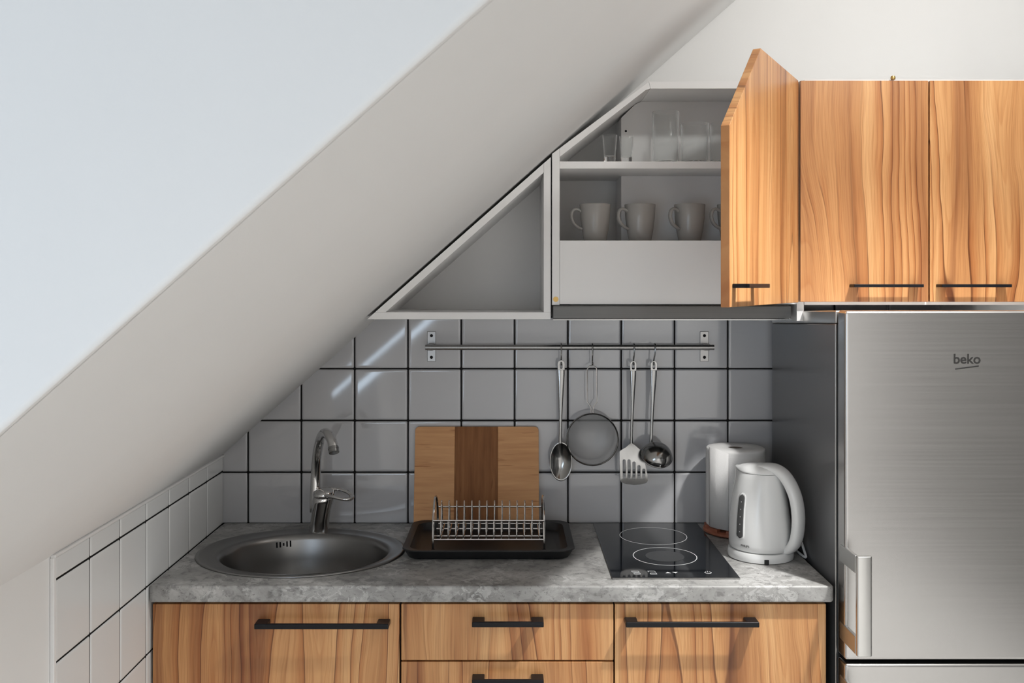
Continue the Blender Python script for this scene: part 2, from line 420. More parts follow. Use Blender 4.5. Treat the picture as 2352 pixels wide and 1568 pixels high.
# ------------------------------------------------------------------ base cabinets
def bar_handle(m, x0, x1, yf, z, out=.034, hgt=.010, leg=.024):
    # flat bar on two broad legs, standing out of the door at yf
    m.box(x0, x1, yf-out, yf-out+.008, z-hgt/2, z+hgt/2)
    for a, b in ((x0, x0+leg), (x1-leg, x1)): m.box(a, b, yf-out+.004, yf, z-hgt/2, z+hgt/2)
    return m
YF = -.565
def base_cabinet(name, label, x0, x1):
    t = thing(name, label, 'cabinet', ((x0+x1)/2, -.28, 0), 'base cabinets under the worktop')
    m = MB()
    m.box(x0+.0015, x0+.0195, -.545, -.03, .10, .86); m.box(x1-.0195, x1-.0015, -.545, -.03, .10, .86)
    m.box(x0+.0195, x1-.0195, -.545, -.03, .10, .118); m.box(x0+.0195, x1-.0195, -.045, -.03, .118, .86)
    m.build('carcass', 'carcass', t)
    MB().box(x0+.0015, x1-.0015, -.50, -.484, 0, .0995).build('plinth', 'blackplastic', t)
    return t
def front(t, kind, x0, x1, z0, z1, hx0, hx1, hz):
    d = MB().box(x0, x1, YF, -.546, z0, z1).build(kind, 'wood', t, origin=((x0+x1)/2, YF, (z0+z1)/2), bevel=.0015)
    bar_handle(MB(), hx0, hx1, YF, hz, .036, .012, .028).build('handle', 'blackmetal', d, bevel=.002)
    return d
def px(p, y=YF): return (p-1170)*(D+y)/F
def pz(p, y=YF): return EYE+(655-p)*(D+y)/F
yb = YF-.03
cab = base_cabinet('base_cabinet', 'walnut-fronted sink cabinet with one wide black bar handle', px(348), px(919.5))
front(cab, 'door', px(350.5), px(917), .105, .8545, px(585, yb), px(893, yb), pz(1437, yb))
cab = base_cabinet('base_cabinet', 'walnut-fronted drawer cabinet below the dish rack, short black handles', px(919.6), px(1411))
front(cab, 'drawer', px(921.5), px(1409), pz(1516), .8545, px(1084, yb), px(1249, yb), pz(1432.5, yb))
front(cab, 'drawer', px(921.5), px(1409), .42, pz(1519.5), px(1084, yb), px(1249, yb), pz(1565, yb))
front(cab, 'drawer', px(921.5), px(1409), .105, .4165, px(1084, yb), px(1249, yb), .372)
cab = base_cabinet('base_cabinet', 'walnut-fronted cabinet under the hob, beside the fridge', px(1411.1), px(1899))
front(cab, 'door', px(1412.5), px(1897.5), .105, .8545, px(1437, yb), px(1743, yb), pz(1433, yb))

# ------------------------------------------------------------------ sink and tap
t = thing('sink', 'oval satin steel sink let into left end of worktop', 'sink', (-.531, -.30, .90))
m = MB(); N = 72
prof = [(-.531,-.300,.2635,.2245,.9003), (-.531,-.300,.262,.223,.9038), (-.530,-.301,.255,.217,.9045), (-.529,-.303,.247,.210,.9022),
        (-.523,-.313,.224,.192,.9022), (-.520,-.318,.218,.187,.9035), (-.519,-.320,.212,.182,.9010), (-.519,-.320,.207,.178,.888),
        (-.519,-.320,.200,.171,.84), (-.519,-.320,.190,.162,.785), (-.519,-.320,.172,.146,.757), (-.519,-.320,.13,.11,.746), (-.519,-.320,.045,.045,.742)]
m.loft([ell(*p, N) for p in prof], True, False, False).build('bowl', 'sinksteel', t, solid=.0008, smooth=80)
MB().lathe([(.044,.738),(.046,.743),(.040,.7445),(.03,.741),(.012,.7395),(.010,.743),(.0,.7435)], (-.519,-.32,0), 32).build('drain', 'stainless', t)
m = MB()
for k, (h, z) in enumerate(((.014,.8815),(.014,.8815),(.007,.8815),(.014,.8815),(.016,.8815))):
    a = math.radians(121.5-2.6*k)
    for rz in (0,):
        ex = lambda zz: (.2065-.0072*(.888-zz)/.048, .1775-.0072*(.888-zz)/.048)
        pts = []
        for zz in (z-h/2, z+h/2):
            rx, ry = ex(zz); pts.append((-.519+rx*.998*math.cos(a), -.32+ry*.998*math.sin(a), zz))
        m.tube(pts, .0022, 8)
m.build('overflow_slots', 'seal', t)

bx, by = -.5254, -.105
t = thing('kitchen_tap', 'chrome mixer tap with curved spout standing on back rim of sink', 'tap', (bx, by, .9035))
m = MB()                                           # leaning body, wider at the top
ring = []
for z, dx, rx, ry in ((.9035,.0,.0245,.0245),(.912,.0,.0235,.0235),(.935,.002,.0225,.0235),(.965,.006,.0235,.0245),(.985,.009,.0255,.026),(.996,.011,.0265,.0265),(1.000,.011,.024,.024)):
    ring.append([(bx+dx*1.3+1.16*rx*math.cos(2*PI*i/28), by-dx*.6+1.1*ry*math.sin(2*PI*i/28), z) for i in range(28)])
m.loft(ring).build('body', 'chrome', t, smooth=50)
m = MB()                                           # lever: cap running out into an open loop
cz = 1.002
cap = []
for z, s_ in ((1.0005,.0265),(1.006,.0275),(1.014,.0255),(1.021,.018),(1.0235,.008)):
    cap.append([(bx+.016+1.16*s_*math.cos(2*PI*i/28), by-.007+1.1*s_*math.sin(2*PI*i/28), z) for i in range(28)])
m.loft(cap)
loop = crom([(bx+.022,by-.030,1.008),(bx+.050,by-.044,1.006),(bx+.078,by-.050,1.002),(bx+.0935,by-.044,1.001),(bx+.0955,by-.032,1.006),
             (bx+.084,by-.018,1.013),(bx+.058,by-.006,1.019),(bx+.026,by+.004,1.019)], 7)
m.tube(loop, .0052, 10, ry=.0068, up=(0,0,1))
m.build('lever', 'chrome', t, smooth=60)
m = MB()
sx0 = bx-.012
path = crom([(sx0,by+.006,.955),(sx0,by+.006,1.00),(sx0+.002,by+.004,1.06),(sx0+.008,by-.008,1.115),(sx0+.022,by-.036,1.160),(sx0+.040,by-.076,1.184),
             (sx0+.060,by-.120,1.188),(sx0+.075,by-.150,1.176),(sx0+.081,by-.162,1.160)], 7)
m.tube(path, [.0155 if p.z < 1.0 else .0150-.002*min(1,(p.z-1.0)/.1) for p in path], 20)
m.build('spout', 'chrome', t, smooth=60)
e0, e1 = path[-1], path[-1]+(path[-1]-path[-3]).normalized()*.014
MB().tube([e0-(e1-e0)*.1, e0+(e1-e0)*.3, e0+(e1-e0)*.32, e1], [.0142,.0142,.0135,.0135], 20).build('aerator', 'stainless', t)

# ------------------------------------------------------------------ tray, dish rack, board
TX0, TX1, TY0, TY1 = -.268, .164, -.388, -.078
t_o = ((TX0+TX1)/2, (TY0+TY1)/2, .90)
m = MB()
lev = [(.022,.9005,.03),(.014,.9035,.032),(.004,.921,.036),(.0,.924,.038),(.0015,.9265,.038),(.018,.9245,.034),(.026,.9075,.028),(.034,.9045,.022)]
m.loft([[(p[0],p[1],z) for p in rrect(TX0+i,TX1-i,TY0+i,TY1-i,r,8)] for i,z,r in lev])
o = m.build('drip_tray', 'blackplastic', origin=t_o, smooth=50)
tag(o, 'black rectangular drip tray lying on worktop under the wire rack', 'tray')

RX0, RX1 = -.192, .0875
yF, yB, yM = -.338, -.185, -.262
t = thing('dish_rack', 'small chrome wire plate rack standing in the black tray', 'dish rack', ((RX0+RX1)/2, yM, .905))
w = .0021
def arch(x):
    return crom([(x,yF-.004,.912),(x,yF-.004,.945),(x,yF+.002,.978),(x,yF+.022,1.008),(x,yM-.022,1.029),(x,yM,1.033),(x,yM+.022,1.029),(x,yB-.022,1.008),(x,yB-.002,.978),(x,yB+.004,.945),(x,yB+.004,.912)], 5)
for x in (RX0, RX1):
    MB().tube(arch(x), .0028, 8).build('end_arch', 'wire', t)
for x in (RX0, RX1):
    for y in (yF-.004, yB+.004):
        MB().tube([(x,y,.9058),(x,y,.918)], .0042, 10).build('foot', 'seal', t)
for y, z in ((yF-.004,.942),(yF,.9885),(yB,.9885),(yB+.004,.942),(yF+.040,.9395),(yB-.040,.9395)):
    MB().tube([(RX0,y,z),(RX1,y,z)], w, 8).build('rail', 'wire', t)
for k in range(14):
    x = RX0+(RX1-RX0)*(k+.98)/14.6
    P = crom([(x,yF+.001,.9885),(x,yF-.0015,.97),(x,yF-.002,.948),(x,yF+.004,.942),(x,yM-.04,.9418),(x,yM+.04,.9418),(x,yB+.004,.942)], 4)
    MB().tube(P, .0017, 8).build('cross_wire', 'wire', t)
for k in range(13):
    x = RX0+.0165+(RX1-RX0-.033)*k/12.6
    P = crom([(x,yM-.017,.942),(x,yM-.016,.97),(x,yM-.011,1.005),(x,yM-.004,1.019),(x,yM,1.0215),(x,yM+.004,1.019),(x,yM+.011,1.005),(x,yM+.016,.97),(x,yM+.017,.942)], 4)
    MB().tube(P, .0018, 8).build('divider', 'wire', t)

ba = math.atan2(.052, .275)
b0 = Vector((-.0925, -.072, .9))
t = thing('cutting_board', 'light bamboo cutting board with dark centre strip leaning on tiles', 'cutting board', b0)
t.rotation_euler = (-ba, 0, 0)
BW, BH, BT = .352, .2835, .016
def bplank(x0, x1, r0, r1, name, mat, lab=None):
    P = []
    r = .012
    for cx, cz, a0, on in ((x1-r, BH-r, 0, r1), (x0+r, BH-r, PI/2, r0), (x0+r, r, PI, r0), (x1-r, r, 1.5*PI, r1)):
        if on: P += [(cx+r*math.cos(a0+PI/2*k/6), cz+r*math.sin(a0+PI/2*k/6)) for k in range(7)]
        else: P.append((x1 if cx > (x0+x1)/2 else x0, BH if cz > BH/2 else 0))
    o = MB().prism(P, 0, BT).build(name, mat, None, bevel=.0012)
    o.parent = t
    if lab: o['label'] = lab
    return o
bplank(-BW/2, -BW/2+.1135, 1, 0, 'side_plank', 'board')
bplank(-BW/2+.1135, -BW/2+.236, 0, 0, 'centre_strip', 'boarddark', 'dark brown centre strip')
bplank(-BW/2+.236, BW/2, 0, 1, 'side_plank', 'board')

# ------------------------------------------------------------------ wall rail, hooks, utensils
YR = -.05; ZR = pz(797.5, YR)
t = thing('utensil_rail', 'brushed steel wall rail on two brackets across the tiles', 'rail', (.17, -.007, ZR))
MB().tube([(px(977,YR),YR,ZR),(px(1640,YR),YR,ZR)], .0074, 18).build('bar', 'railsteel', t)
for c in (991, 1618):
    x = px(c, -.01)
    b = MB().box(x-.0125, x+.0125, -.0105, -.0075, ZR-.043, ZR+.043).build('bracket', 'railsteel', t, bevel=.002)
    MB().box(x-.008, x+.008, YR, -.009, ZR-.0095, ZR+.0095).build('arm', 'railsteel', b, bevel=.002)
    for dz in (-.031, .031):
        MB().tube([(x,-.0100,ZR+dz),(x,-.0128,ZR+dz)], [.0048,.0036], 14).build('screw', 'seal', b)
def hook(c, label, lean=0):
    x = px(c, YR)
    # open S of wire: over the bar, then a small cup below in front
    P = [(x, YR+.006, ZR-.008), (x, YR+.0102, ZR), (x, YR+.0072, ZR+.0078), (x, YR, ZR+.0104), (x, YR-.0075, ZR+.0078), (x, YR-.0104, ZR),
         (x+lean*.3, YR-.0095, ZR-.018), (x+lean*.7, YR-.004, ZR-.032), (x+lean, YR-.0005, ZR-.042), (x+lean, YR-.0045, ZR-.0485), (x+lean, YR-.0105, ZR-.0475), (x+lean, YR-.0135, ZR-.0415)]
    o = MB().tube(crom(P, 6), .0021, 10).build('s_hook', 'stainless', origin=(x, YR, ZR))
    return tag(o, label, 'hook', 's hooks on the wall rail')
hook(1289, 'steel S hook on the rail holding the serving spoon')
hook(1360.5, 'steel S hook on the rail holding the round sieve')
hook(1456, 'steel S hook on the rail holding the slotted turner', -.002)
hook(1504, 'steel S hook on the rail holding the soup ladle', -.004)
ZH = ZR-.0465                                       # where a handle's eye rests on the hook
def slot(cx, cz, rx, rz, n=16):
    out = []
    for k in range(n):
        a = 2*PI*k/n; out.append((cx+rx*math.cos(a), cz+(rz-rx)*(1 if math.sin(a) > 0 else -1 if math.sin(a) < 0 else 0)+rx*math.sin(a)))
    return out
UD = YR-.005; DU = D+UD
def up(p, q): return ((p-1170)*DU/F, EYE+(655-q)*DU/F)
def flat_handle(pts, widths, eye, y, thick=.0028):
    P = [Vector(up(*p)) for p in pts]
    d = (P[1]-P[0]).normalized(); n = Vector((d.y, -d.x)); r = widths[0]/2
    e0, e1 = P[0], P[0]+d*(eye[0]+eye[2]+.004)
    poly = [tuple(e1+n*widths[1]/2), tuple(e0+n*r)]+[tuple(e0+n*r*math.cos(a)-d*r*math.sin(a)) for a in [PI*k/10 for k in range(1, 10)]]+[tuple(e0-n*r), tuple(e1-n*widths[1]/2)]
    e = P[0]+d*eye[0]; ang = math.atan2(d.x, -d.y)
    hole = [(e.x+u*math.cos(ang)-v*math.sin(ang), e.y+u*math.sin(ang)+v*math.cos(ang)) for u, v in slot(0, 0, eye[1], eye[2])]
    m = MB().plate(poly, [hole], lambda u, v: (u, y, v), (0, thick, 0))
    L = [e1-d*.0006]+[p for p in P[1:] if (p-e1).dot(d) > .004]
    ws = [widths[1]]+[w_ for p, w_ in zip(P[1:], widths[1:]) if (p-e1).dot(d) > .004]
    path = [Vector((p.x, y+thick/2, p.y)) for p in L]
    m.tube(path, [max(.0016, .0030-.0008*(w_ > .012)) for w_ in ws], 16, ry=[w_/2 for w_ in ws], up=(0, 1, 0))
    return m
# serving spoon
zz = up(1289, 829)
t = thing('serving_spoon', 'steel serving spoon hanging leftmost on the rail, right of cutting board', 'spoon', (zz[0], UD, zz[1]))
flat_handle([(1289,835),(1289,860),(1288.5,900),(1287.5,960),(1287,1000),(1287,1018)], [.0205,.0200,.0150,.0095,.0085,.0100], (.006,.0036,.0075), UD-.0014).build('handle', 'stainless', t, bevel=.0006)
m = MB(); c = up(1288.5, 1059); rings = []
NR = 10
for k in range(NR+1):
    f = k/NR; r = max(f, .02)
    rings.append([(c[0]+.0315*r*math.cos(a), UD-.002+.016*(1-r*r)-.006*(1-r*r)*0, c[1]+.0545*r*math.sin(a)*(1.0 if math.sin(a) > 0 else 1.02)*(1-.12*(math.sin(a) > .0)*abs(math.cos(a))*0)) for a in [2*PI*i/40 for i in range(40)]])
m.loft(rings, True, True, False).build('bowl', 'stainless', t, solid=.0012, smooth=80)
# sieve
zz = up(1360, 838)
t = thing('sieve', 'round wire-mesh sieve with looped wire handle hanging second on rail', 'sieve', (zz[0], UD, zz[1]))
hp = [up(1358,950),up(1358,938),up(1356.5,932),up(1349,923),up(1349,880),up(1349,848),(up(1352,842)),up(1360,838),up(1368,842),up(1371,848),up(1371,880),up(1371.5,923),up(1364,932),up(1362.5,938),up(1362.5,950)]
MB().tube([(p[0],UD,p[1]) for p in hp], .0017, 8).build('handle', 'wire', t)
c = up(1360.5, 1009); rr_ = .0725
MB().tube([(c[0]+rr_*math.cos(2*PI*i/64), UD, c[1]+rr_*math.sin(2*PI*i/64)) for i in range(64)], .0024, 8, True, ry=.0042, up=None).build('rim', 'stainless', t)
m = MB(); rings = []
for k in range(9):
    a = PI/2*(k/8); r = max(.01, math.sin(a)); rings.append([(c[0]+.0715*r*math.cos(2*PI*i/48), UD+.036*math.cos(a), c[1]+.0715*r*math.sin(2*PI*i/48)) for i in range(48)])
m.loft(rings, True, True, False).build('mesh_bowl', 'sieve', t, smooth=80)
# slotted turner
zz = up(1454, 829)
t = thing('slotted_turner', 'steel turner with slotted blade hanging third on the rail', 'spatula', (zz[0], UD, zz[1]))
flat_handle([(1454.5,836),(1454.5,862),(1453.5,900),(1452,950),(1450.5,1000),(1450,1022)], [.0185,.0170,.0120,.0085,.0075,.0090], (.006,.0042,.009), UD-.0014).build('handle', 'stainless', t, bevel=.0006)
sl = []
for k, (a, b) in enumerate(((1053,1097),(1053,1098),(1058,1098.5),(1066,1098.5),(1074,1097.5))):
    x = 1432.5+k*10.8+(0.4*k); sl.append((x, (a+b)/2, 3.4, (b-a)/2))
outp = [(1450,1016),(1459,1022),(1468,1030),(1476,1034),(1480,1060),(1486,1088),(1486.5,1102),(1483,1107),(1470,1110.5),(1455,1111.5),(1437,1109.5),(1426,1105.5),(1423.5,1100),(1422,1060),(1422.5,1035),(1428,1031),(1437,1026),(1445,1019)]
def bend(u, v):
    x, z = up(u, v); f = max(0, min(1, (v-1012)/100))
    return (x, UD-.0012-.010*f-.006*math.sin(PI*f), z)
m = MB().plate(outp, [[(p[0], 2*s_[1]-p[1]) for p in slot(s_[0], s_[1], s_[2], s_[3])] for s_ in sl], bend, (0, .0016, 0))
m.build('blade', 'stainless', t, bevel=.0004)
# ladle
zz = up(1504, 829)
t = thing('soup_ladle', 'steel soup ladle hanging rightmost on the rail', 'ladle', (zz[0], UD, zz[1]))
flat_handle([(1502,836),(1501.5,862),(1500,900),(1498,950),(1496,1000),(1495.5,1020)], [.0185,.0175,.0130,.0090,.0085,.0105], (.006,.0036,.0075), UD-.0014).build('handle', 'stainless', t, bevel=.0006)
c = up(1504, 1020)
axl = Vector((.10, -.62, .78)).normalized(); vdn = Vector((0, .78, .62)); vdn = (vdn-axl*vdn.dot(axl)).normalized(); udn = vdn.cross(axl)
cc = Vector((c[0], UD-.034, c[1]-.026))
m = MB(); rings = []
for k in range(13):
    a = PI/2*(k/12); r = max(.02, math.sin(a))
    rings.append([cc+axl*(.033*math.cos(a))+(udn*math.cos(2*PI*i/48)+vdn*math.sin(2*PI*i/48))*.0425*r for i in range(48)])
rings.append([cc-axl*.001+(udn*math.cos(2*PI*i/48)+vdn*math.sin(2*PI*i/48))*.0445 for i in range(48)])
m.loft(rings, True, True, False)
m.build('bowl', 'stainless', t, solid=.0012, smooth=60)

# ------------------------------------------------------------------ hob
hx0, hx1, hy0, hy1 = .2385, .5345, -.530, -.022
t = thing('hob', 'black glass two-zone hob set into the worktop', 'hob', ((hx0+hx1)/2, (hy0+hy1)/2, .90))
MB().box(hx0, hx1, hy0, hy1, .9003, .9045).build('glass_top', 'hob', t, bevel=.0012)
MB().box(hx0, hx1, hy0-.0022, hy0-.0002, .9003, .9040).build('front_trim', 'stainless', t)
def ringm(cx, cy, r0, r1, z, a0=0, a1=2*PI, n=72, h=.0002):
    m = MB(); A = []
    for i in range(n+1):
        a = a0+(a1-a0)*i/n; A.append(a)
    full = abs(a1-a0-2*PI) < 1e-6
    R = []
    for a in (A[:-1] if full else A):
        R.append([(cx+r*math.cos(a), cy+r*math.sin(a), zz_) for r, zz_ in ((r0,z),(r0,z+h),(r1,z+h),(r1,z))])
    if full: R.append(R[0])
    if full:
        V = [[m.bm.verts.new(p) for p in r] for r in R[:-1]]
        for i in range(len(V)):
            a, b = V[i], V[(i+1)%len(V)]
            for k in range(4): m.bm.faces.new((a[k], a[(k+1)%4], b[(k+1)%4], b[k]))
    else: m.loft(R)
    return m
zt = .9046
ringm(.3885, -.357, .0775, .0795, zt).build('cooking_zone', 'print', t)
ringm(.3885, -.357, .001, .048, zt).build('zone_centre', 'zone', t)
ringm(.3885, -.163, .0888, .0902, zt).build('cooking_zone', 'print', t)
m = MB()
def segrow(cx, cy, bars):
    for (u0, v0, u1, v1) in bars:
        m.tube([(cx+u0, cy+v0, zt), (cx+u1, cy+v1, zt)], .00055, 6)
eight = [(-.008,.004,.008,.004),(-.008,.004,-.010,.012),(.008,.004,.006,.012),(-.010,.012,.006,.012),(-.006,-.004,.008,-.004),(-.006,-.004,-.006,-.012),(-.006,-.012,.009,-.012),(.009,-.012,.008,-.004)]
yc = -.494
segrow(.2985, yc, eight); segrow(.337, yc, eight[1:])
m.build('control_mark', 'print', t)
m = MB(); m.prism([(.378,0),(.389,0),(.3835,.0002)], -.4995, -.4895)
m = MB()
for cx, s_ in ((.3735, 1), (.3905, -1)):
    a = [m.bm.verts.new(p) for p in ((cx-.0065, yc-.005*s_, zt), (cx+.0065, yc-.005*s_, zt), (cx, yc+.006*s_, zt))]
    b = [m.bm.verts.new((v.co.x, v.co.y, zt+.0002)) for v in a]
    m.bm.faces.new(b); m.bm.faces.new(a[::-1])
    for i in range(3): m.bm.faces.new((a[i], a[(i+1)%3], b[(i+1)%3], b[i]))
m.build('control_mark', 'print', t)
m = ringm(.468, yc, .0066, .0082, zt, math.radians(120), math.radians(420), 24)
m.tube([(.468, yc+.003, zt), (.468, yc+.010, zt)], .0009, 6)
m.build('control_mark', 'print', t)

# ------------------------------------------------------------------ kitchen roll and its stand
kx, ky = .6245, -.1045
t = thing('roll_holder', 'reddish wooden kitchen roll stand behind the kettle', 'kitchen roll holder', (kx, ky, .90))
m = MB(); m.lathe([(.060,.9002),(.082,.9010),(.0885,.9055),(.0880,.910),(.080,.913),(.0,.9135)], (kx,ky,0), 48)
b = m.build('base', 'redwood', t)
for k in range(0, 18, 2):
    a0 = 2*PI*k/18; P = []
    for r, z in ((.0700,.9130),(.0700,.9205),(.0850,.9205),(.0850,.9110)):
        P.append([(kx+r*math.cos(a0+2*PI/18*1.1*j/4), ky+r*math.sin(a0+2*PI/18*1.1*j/4), z) for j in range(5)])
    MB().loft([[P[q][j] for q in range(4)] for j in range(5)]).build('rim_block', 'redwood', t)
MB().lathe([(.009,.913),(.009,1.10),(.006,1.105)], (kx,ky,0), 20).build('post', 'redwood', t)
t = thing('kitchen_roll', 'white paper kitchen roll standing behind the kettle', 'kitchen roll', (kx, ky, .9215))
rr_ = .0805; z0, z1 = .9215, 1.1345
m = MB(); rings = []
for r, z in ((.0200,z0),(.0200,z1-.001),(.0215,z1),(.05,z1+.0004),(rr_-.004,z1),(rr_-.0005,z1-.003),(rr_,z1-.008),(rr_,z0+.006),(rr_-.001,z0+.002),(rr_-.005,z0)):
    rings.append([(kx+r*math.cos(2*PI*i/64), ky+r*math.sin(2*PI*i/64), z) for i in range(64)])
R = [[m.bm.verts.new(p) for p in r] for r in rings]
for i in range(len(R)):
    a, b_ = R[i], R[(i+1)%len(R)]
    for k in range(64): m.bm.faces.new((a[k], a[(k+1)%64], b_[(k+1)%64], b_[k]))
m.build('paper', 'paper', t, smooth=50)
m = MB(); R = []
for r, z in ((.0180,z0+.001),(.0180,z1-.002),(.0198,z1-.002),(.0198,z0+.001)):
    R.append([m.bm.verts.new((kx+r*math.cos(2*PI*i/40), ky+r*math.sin(2*PI*i/40), z)) for i in range(40)])
for i in range(4):
    for k in range(40): m.bm.faces.new((R[i][k], R[i][(k+1)%40], R[(i+1)%4][(k+1)%40], R[(i+1)%4][k]))
m.build('core', 'card', t)
# loose end of the paper, lifted a little at the front left
m = MB(); P0, P1 = [], []
for k in range(9):
    a = math.radians(196+6*k); r = rr_+.0006+.0030*max(0, (k-5)/3)**2
    P0.append((kx+r*math.cos(a), ky+r*math.sin(a), z0+.001)); P1.append((kx+r*math.cos(a), ky+r*math.sin(a), z1+.004-.010*max(0, (k-4)/4)))
m.loft([P0, P1], False, False, False).build('loose_sheet', 'paper', t, solid=.0006, smooth=60)

# ------------------------------------------------------------------ kettle on its base
qx, qy = .6325, -.337
PHI = math.radians(45)
t = thing('kettle', 'white plastic electric kettle on its round power base, between hob and fridge', 'kettle', (qx, qy, .90))
pb = MB().lathe([(.076,.9003),(.0805,.902),(.0815,.908),(.0805,.918),(.0785,.9222),(.070,.9232),(.0,.9235)], (qx,qy,0), 56).build('power_base', 'kettle', t, smooth=50)
MB().box(qx-.0115,qx-.0005,qy-.083,qy-.077,.9006,.9125).build('cord_clip', 'blackplastic', pb, bevel=.001)
cord = crom([(.700,-.292,.9085),(.716,-.264,.928),(.729,-.285,.957),(.7355,-.318,.945),(.7395,-.345,.917),(.7385,-.364,.9045),(.7335,-.345,.9043),(.7325,-.28,.9043),(.735,-.15,.9043),(.736,-.05,.9043)], 7)
MB().tube(cord, .0032, 10).build('cord', 'kettle', t)
ax = Vector((math.cos(PHI), -math.sin(PHI), 0)); sd = Vector((math.sin(PHI), math.cos(PHI), 0))
KO = Vector((qx, qy, 0))
def kp(u, v, z): return KO+ax*u+sd*v+Vector((0,0,z))
# sections: z, centre along handle axis, half length, half width, spout pull
SEC = [(.9240,0,.0735,.0720,0),(.9262,0,.0775,.0760,0),(.940,0,.0785,.0768,0),(.965,-.001,.0780,.0755,0),(.995,-.002,.0755,.0725,0),(1.025,-.003,.0720,.0685,0),
       (1.055,-.003,.0675,.0635,.001),(1.080,-.002,.0625,.0585,.004),(1.098,-.001,.0580,.0540,.010),(1.108,0,.0550,.0515,.015),(1.112,0,.0530,.0495,.016)]
def krad(z):
    for a, b in zip(SEC, SEC[1:]):
        if a[0] <= z <= b[0]:
            f = (z-a[0])/(b[0]-a[0]); return [a[i]+(b[i]-a[i])*f for i in range(5)]
    return SEC[-1]
def kring(s, n=64, scale=1.0, dz=0):
    z, c0, rx, ry, sp_ = s; out = []
    for i in range(n):
        a = 2*PI*i/n
        k = max(0, -math.cos(a))**10
        out.append(kp(c0+scale*(rx*math.cos(a)-sp_*k), scale*ry*math.sin(a), z+dz+.004*k*(sp_/.016)))
    return out
rings = [kring(s) for s in SEC]
MB().loft(rings).build('body', 'kettle', t, smooth=60)
L0 = SEC[-1]
lid = [kring(L0, scale=1.0, dz=.0008), kring(L0, scale=1.015, dz=.0022), kring(L0, scale=1.0, dz=.0045)]
for f, h in ((.93,.0090),(.82,.0135),(.66,.0172),(.46,.0195),(.22,.0208),(.02,.0212)):
    z, c0, rx, ry, sp_ = L0
    lid.append([kp(c0+f*(rx*math.cos(a)-sp_*max(0,-math.cos(a))**10*f*f)+.006*(1-f), f*ry*math.sin(a), z+h) for a in [2*PI*i/64 for i in range(64)]])
MB().loft(lid).build('lid', 'kettle', t, smooth=60)
hp = crom([kp(.008,0,1.1275),kp(.036,0,1.1265),kp(.062,0,1.1150),kp(.082,0,1.0920),kp(.097,0,1.060),kp(.1035,0,1.022),kp(.1030,0,.987),kp(.0975,0,.957),kp(.087,0,.938),kp(.076,0,.9285),kp(.060,0,.926)], 7)
nH = len(hp)
def prof_(i, a, b, c):
    f = i/(nH-1)
    return a+(b-a)*min(1, f/.25) if f < .25 else (b if f < .75 else b+(c-b)*(f-.75)/.25)
tb = MB(); rings = []
for i, p_ in enumerate(hp):
    T_ = (hp[min(i+1, nH-1)]-hp[max(i-1, 0)]).normalized(); nr = T_.cross(sd).normalized()
    ra, rb = prof_(i, .007, .0125, .008), prof_(i, .030, .0215, .017)
    rings.append([p_+nr*ra*math.copysign(abs(math.cos(x))**.8, math.cos(x))+sd*rb*math.copysign(abs(math.sin(x))**.8, math.sin(x)) for x in [2*PI*k/24 for k in range(24)]])
tb.loft(rings).build('handle', 'kettle', t, smooth=60)
def kaz(az, z, push=0):                             # point of the body in world direction az at height z
    z_, c0, rx, ry, sp_ = krad(z)
    a = az+PHI
    u, v = c0+(rx+push)*math.cos(a), (ry+push)*math.sin(a)
    return kp(u, v, z)
AZ = math.radians(216)
def strip(az, half, za, zb, push, name, mat):
    m = MB(); G = []
    n = 24
    for i in range(n+1):
        f = i/n; z = za+(zb-za)*f
        e = min(z-za, zb-z); hw = half*math.sqrt(max(0.02, 1-max(0, 1-e/half)**2))
        r = .072
        G.append([kaz(az+(hw*(j/4-1)*1.0)/r, z, push) for j in range(9)])
    m.loft(G, False, False, False)
    return m.build(name, mat, t, solid=.0014, smooth=60)
strip(AZ, .0118, .952, 1.066, .0003, 'window_bezel', 'kettle')
strip(AZ, .0088, .956, 1.062, .0011, 'water_window', 'windowgrey')
m = MB()
for k in range(5):
    p = kaz(AZ, .972+.018*k, .0016); m.tube([p, kaz(AZ, .972+.018*k, .0022)], .0012, 8)
m.build('level_mark', 'print', t)
def text(body, size, loc, rot, parent, mat, name, ext=.0002, off=0.0, shear=0):
    cu = bpy.data.curves.new(name, 'FONT'); cu.body = body; cu.size = size; cu.extrude = ext; cu.offset = off; cu.align_x = 'CENTER'
    tmp = bpy.data.objects.new('tmp_text', cu); C.objects.link(tmp)
    me = bpy.data.meshes.new_from_object(tmp.evaluated_get(bpy.context.evaluated_depsgraph_get())); me.name = name
    bpy.data.objects.remove(tmp); bpy.data.curves.remove(cu); me.materials.clear(); me.materials.append(M[mat])
    o = bpy.data.objects.new(name, me); C.objects.link(o)
    o.parent = parent; o.location = Vector(loc)-Vector(parent['_o']); o.rotation_euler = rot
    return o
az = math.radians(227); p = kaz(az, .9375, .0012)
text('PHILIPS', .0072, p, (PI/2, 0, az+PI/2), t, 'textgrey', 'lettering', .0003, .0001)

# ------------------------------------------------------------------ wall cabinets
YC = -.32; YU = -.34
def cx_(p): return px(p, YC)
def cz_(p): return pz(p, YC)
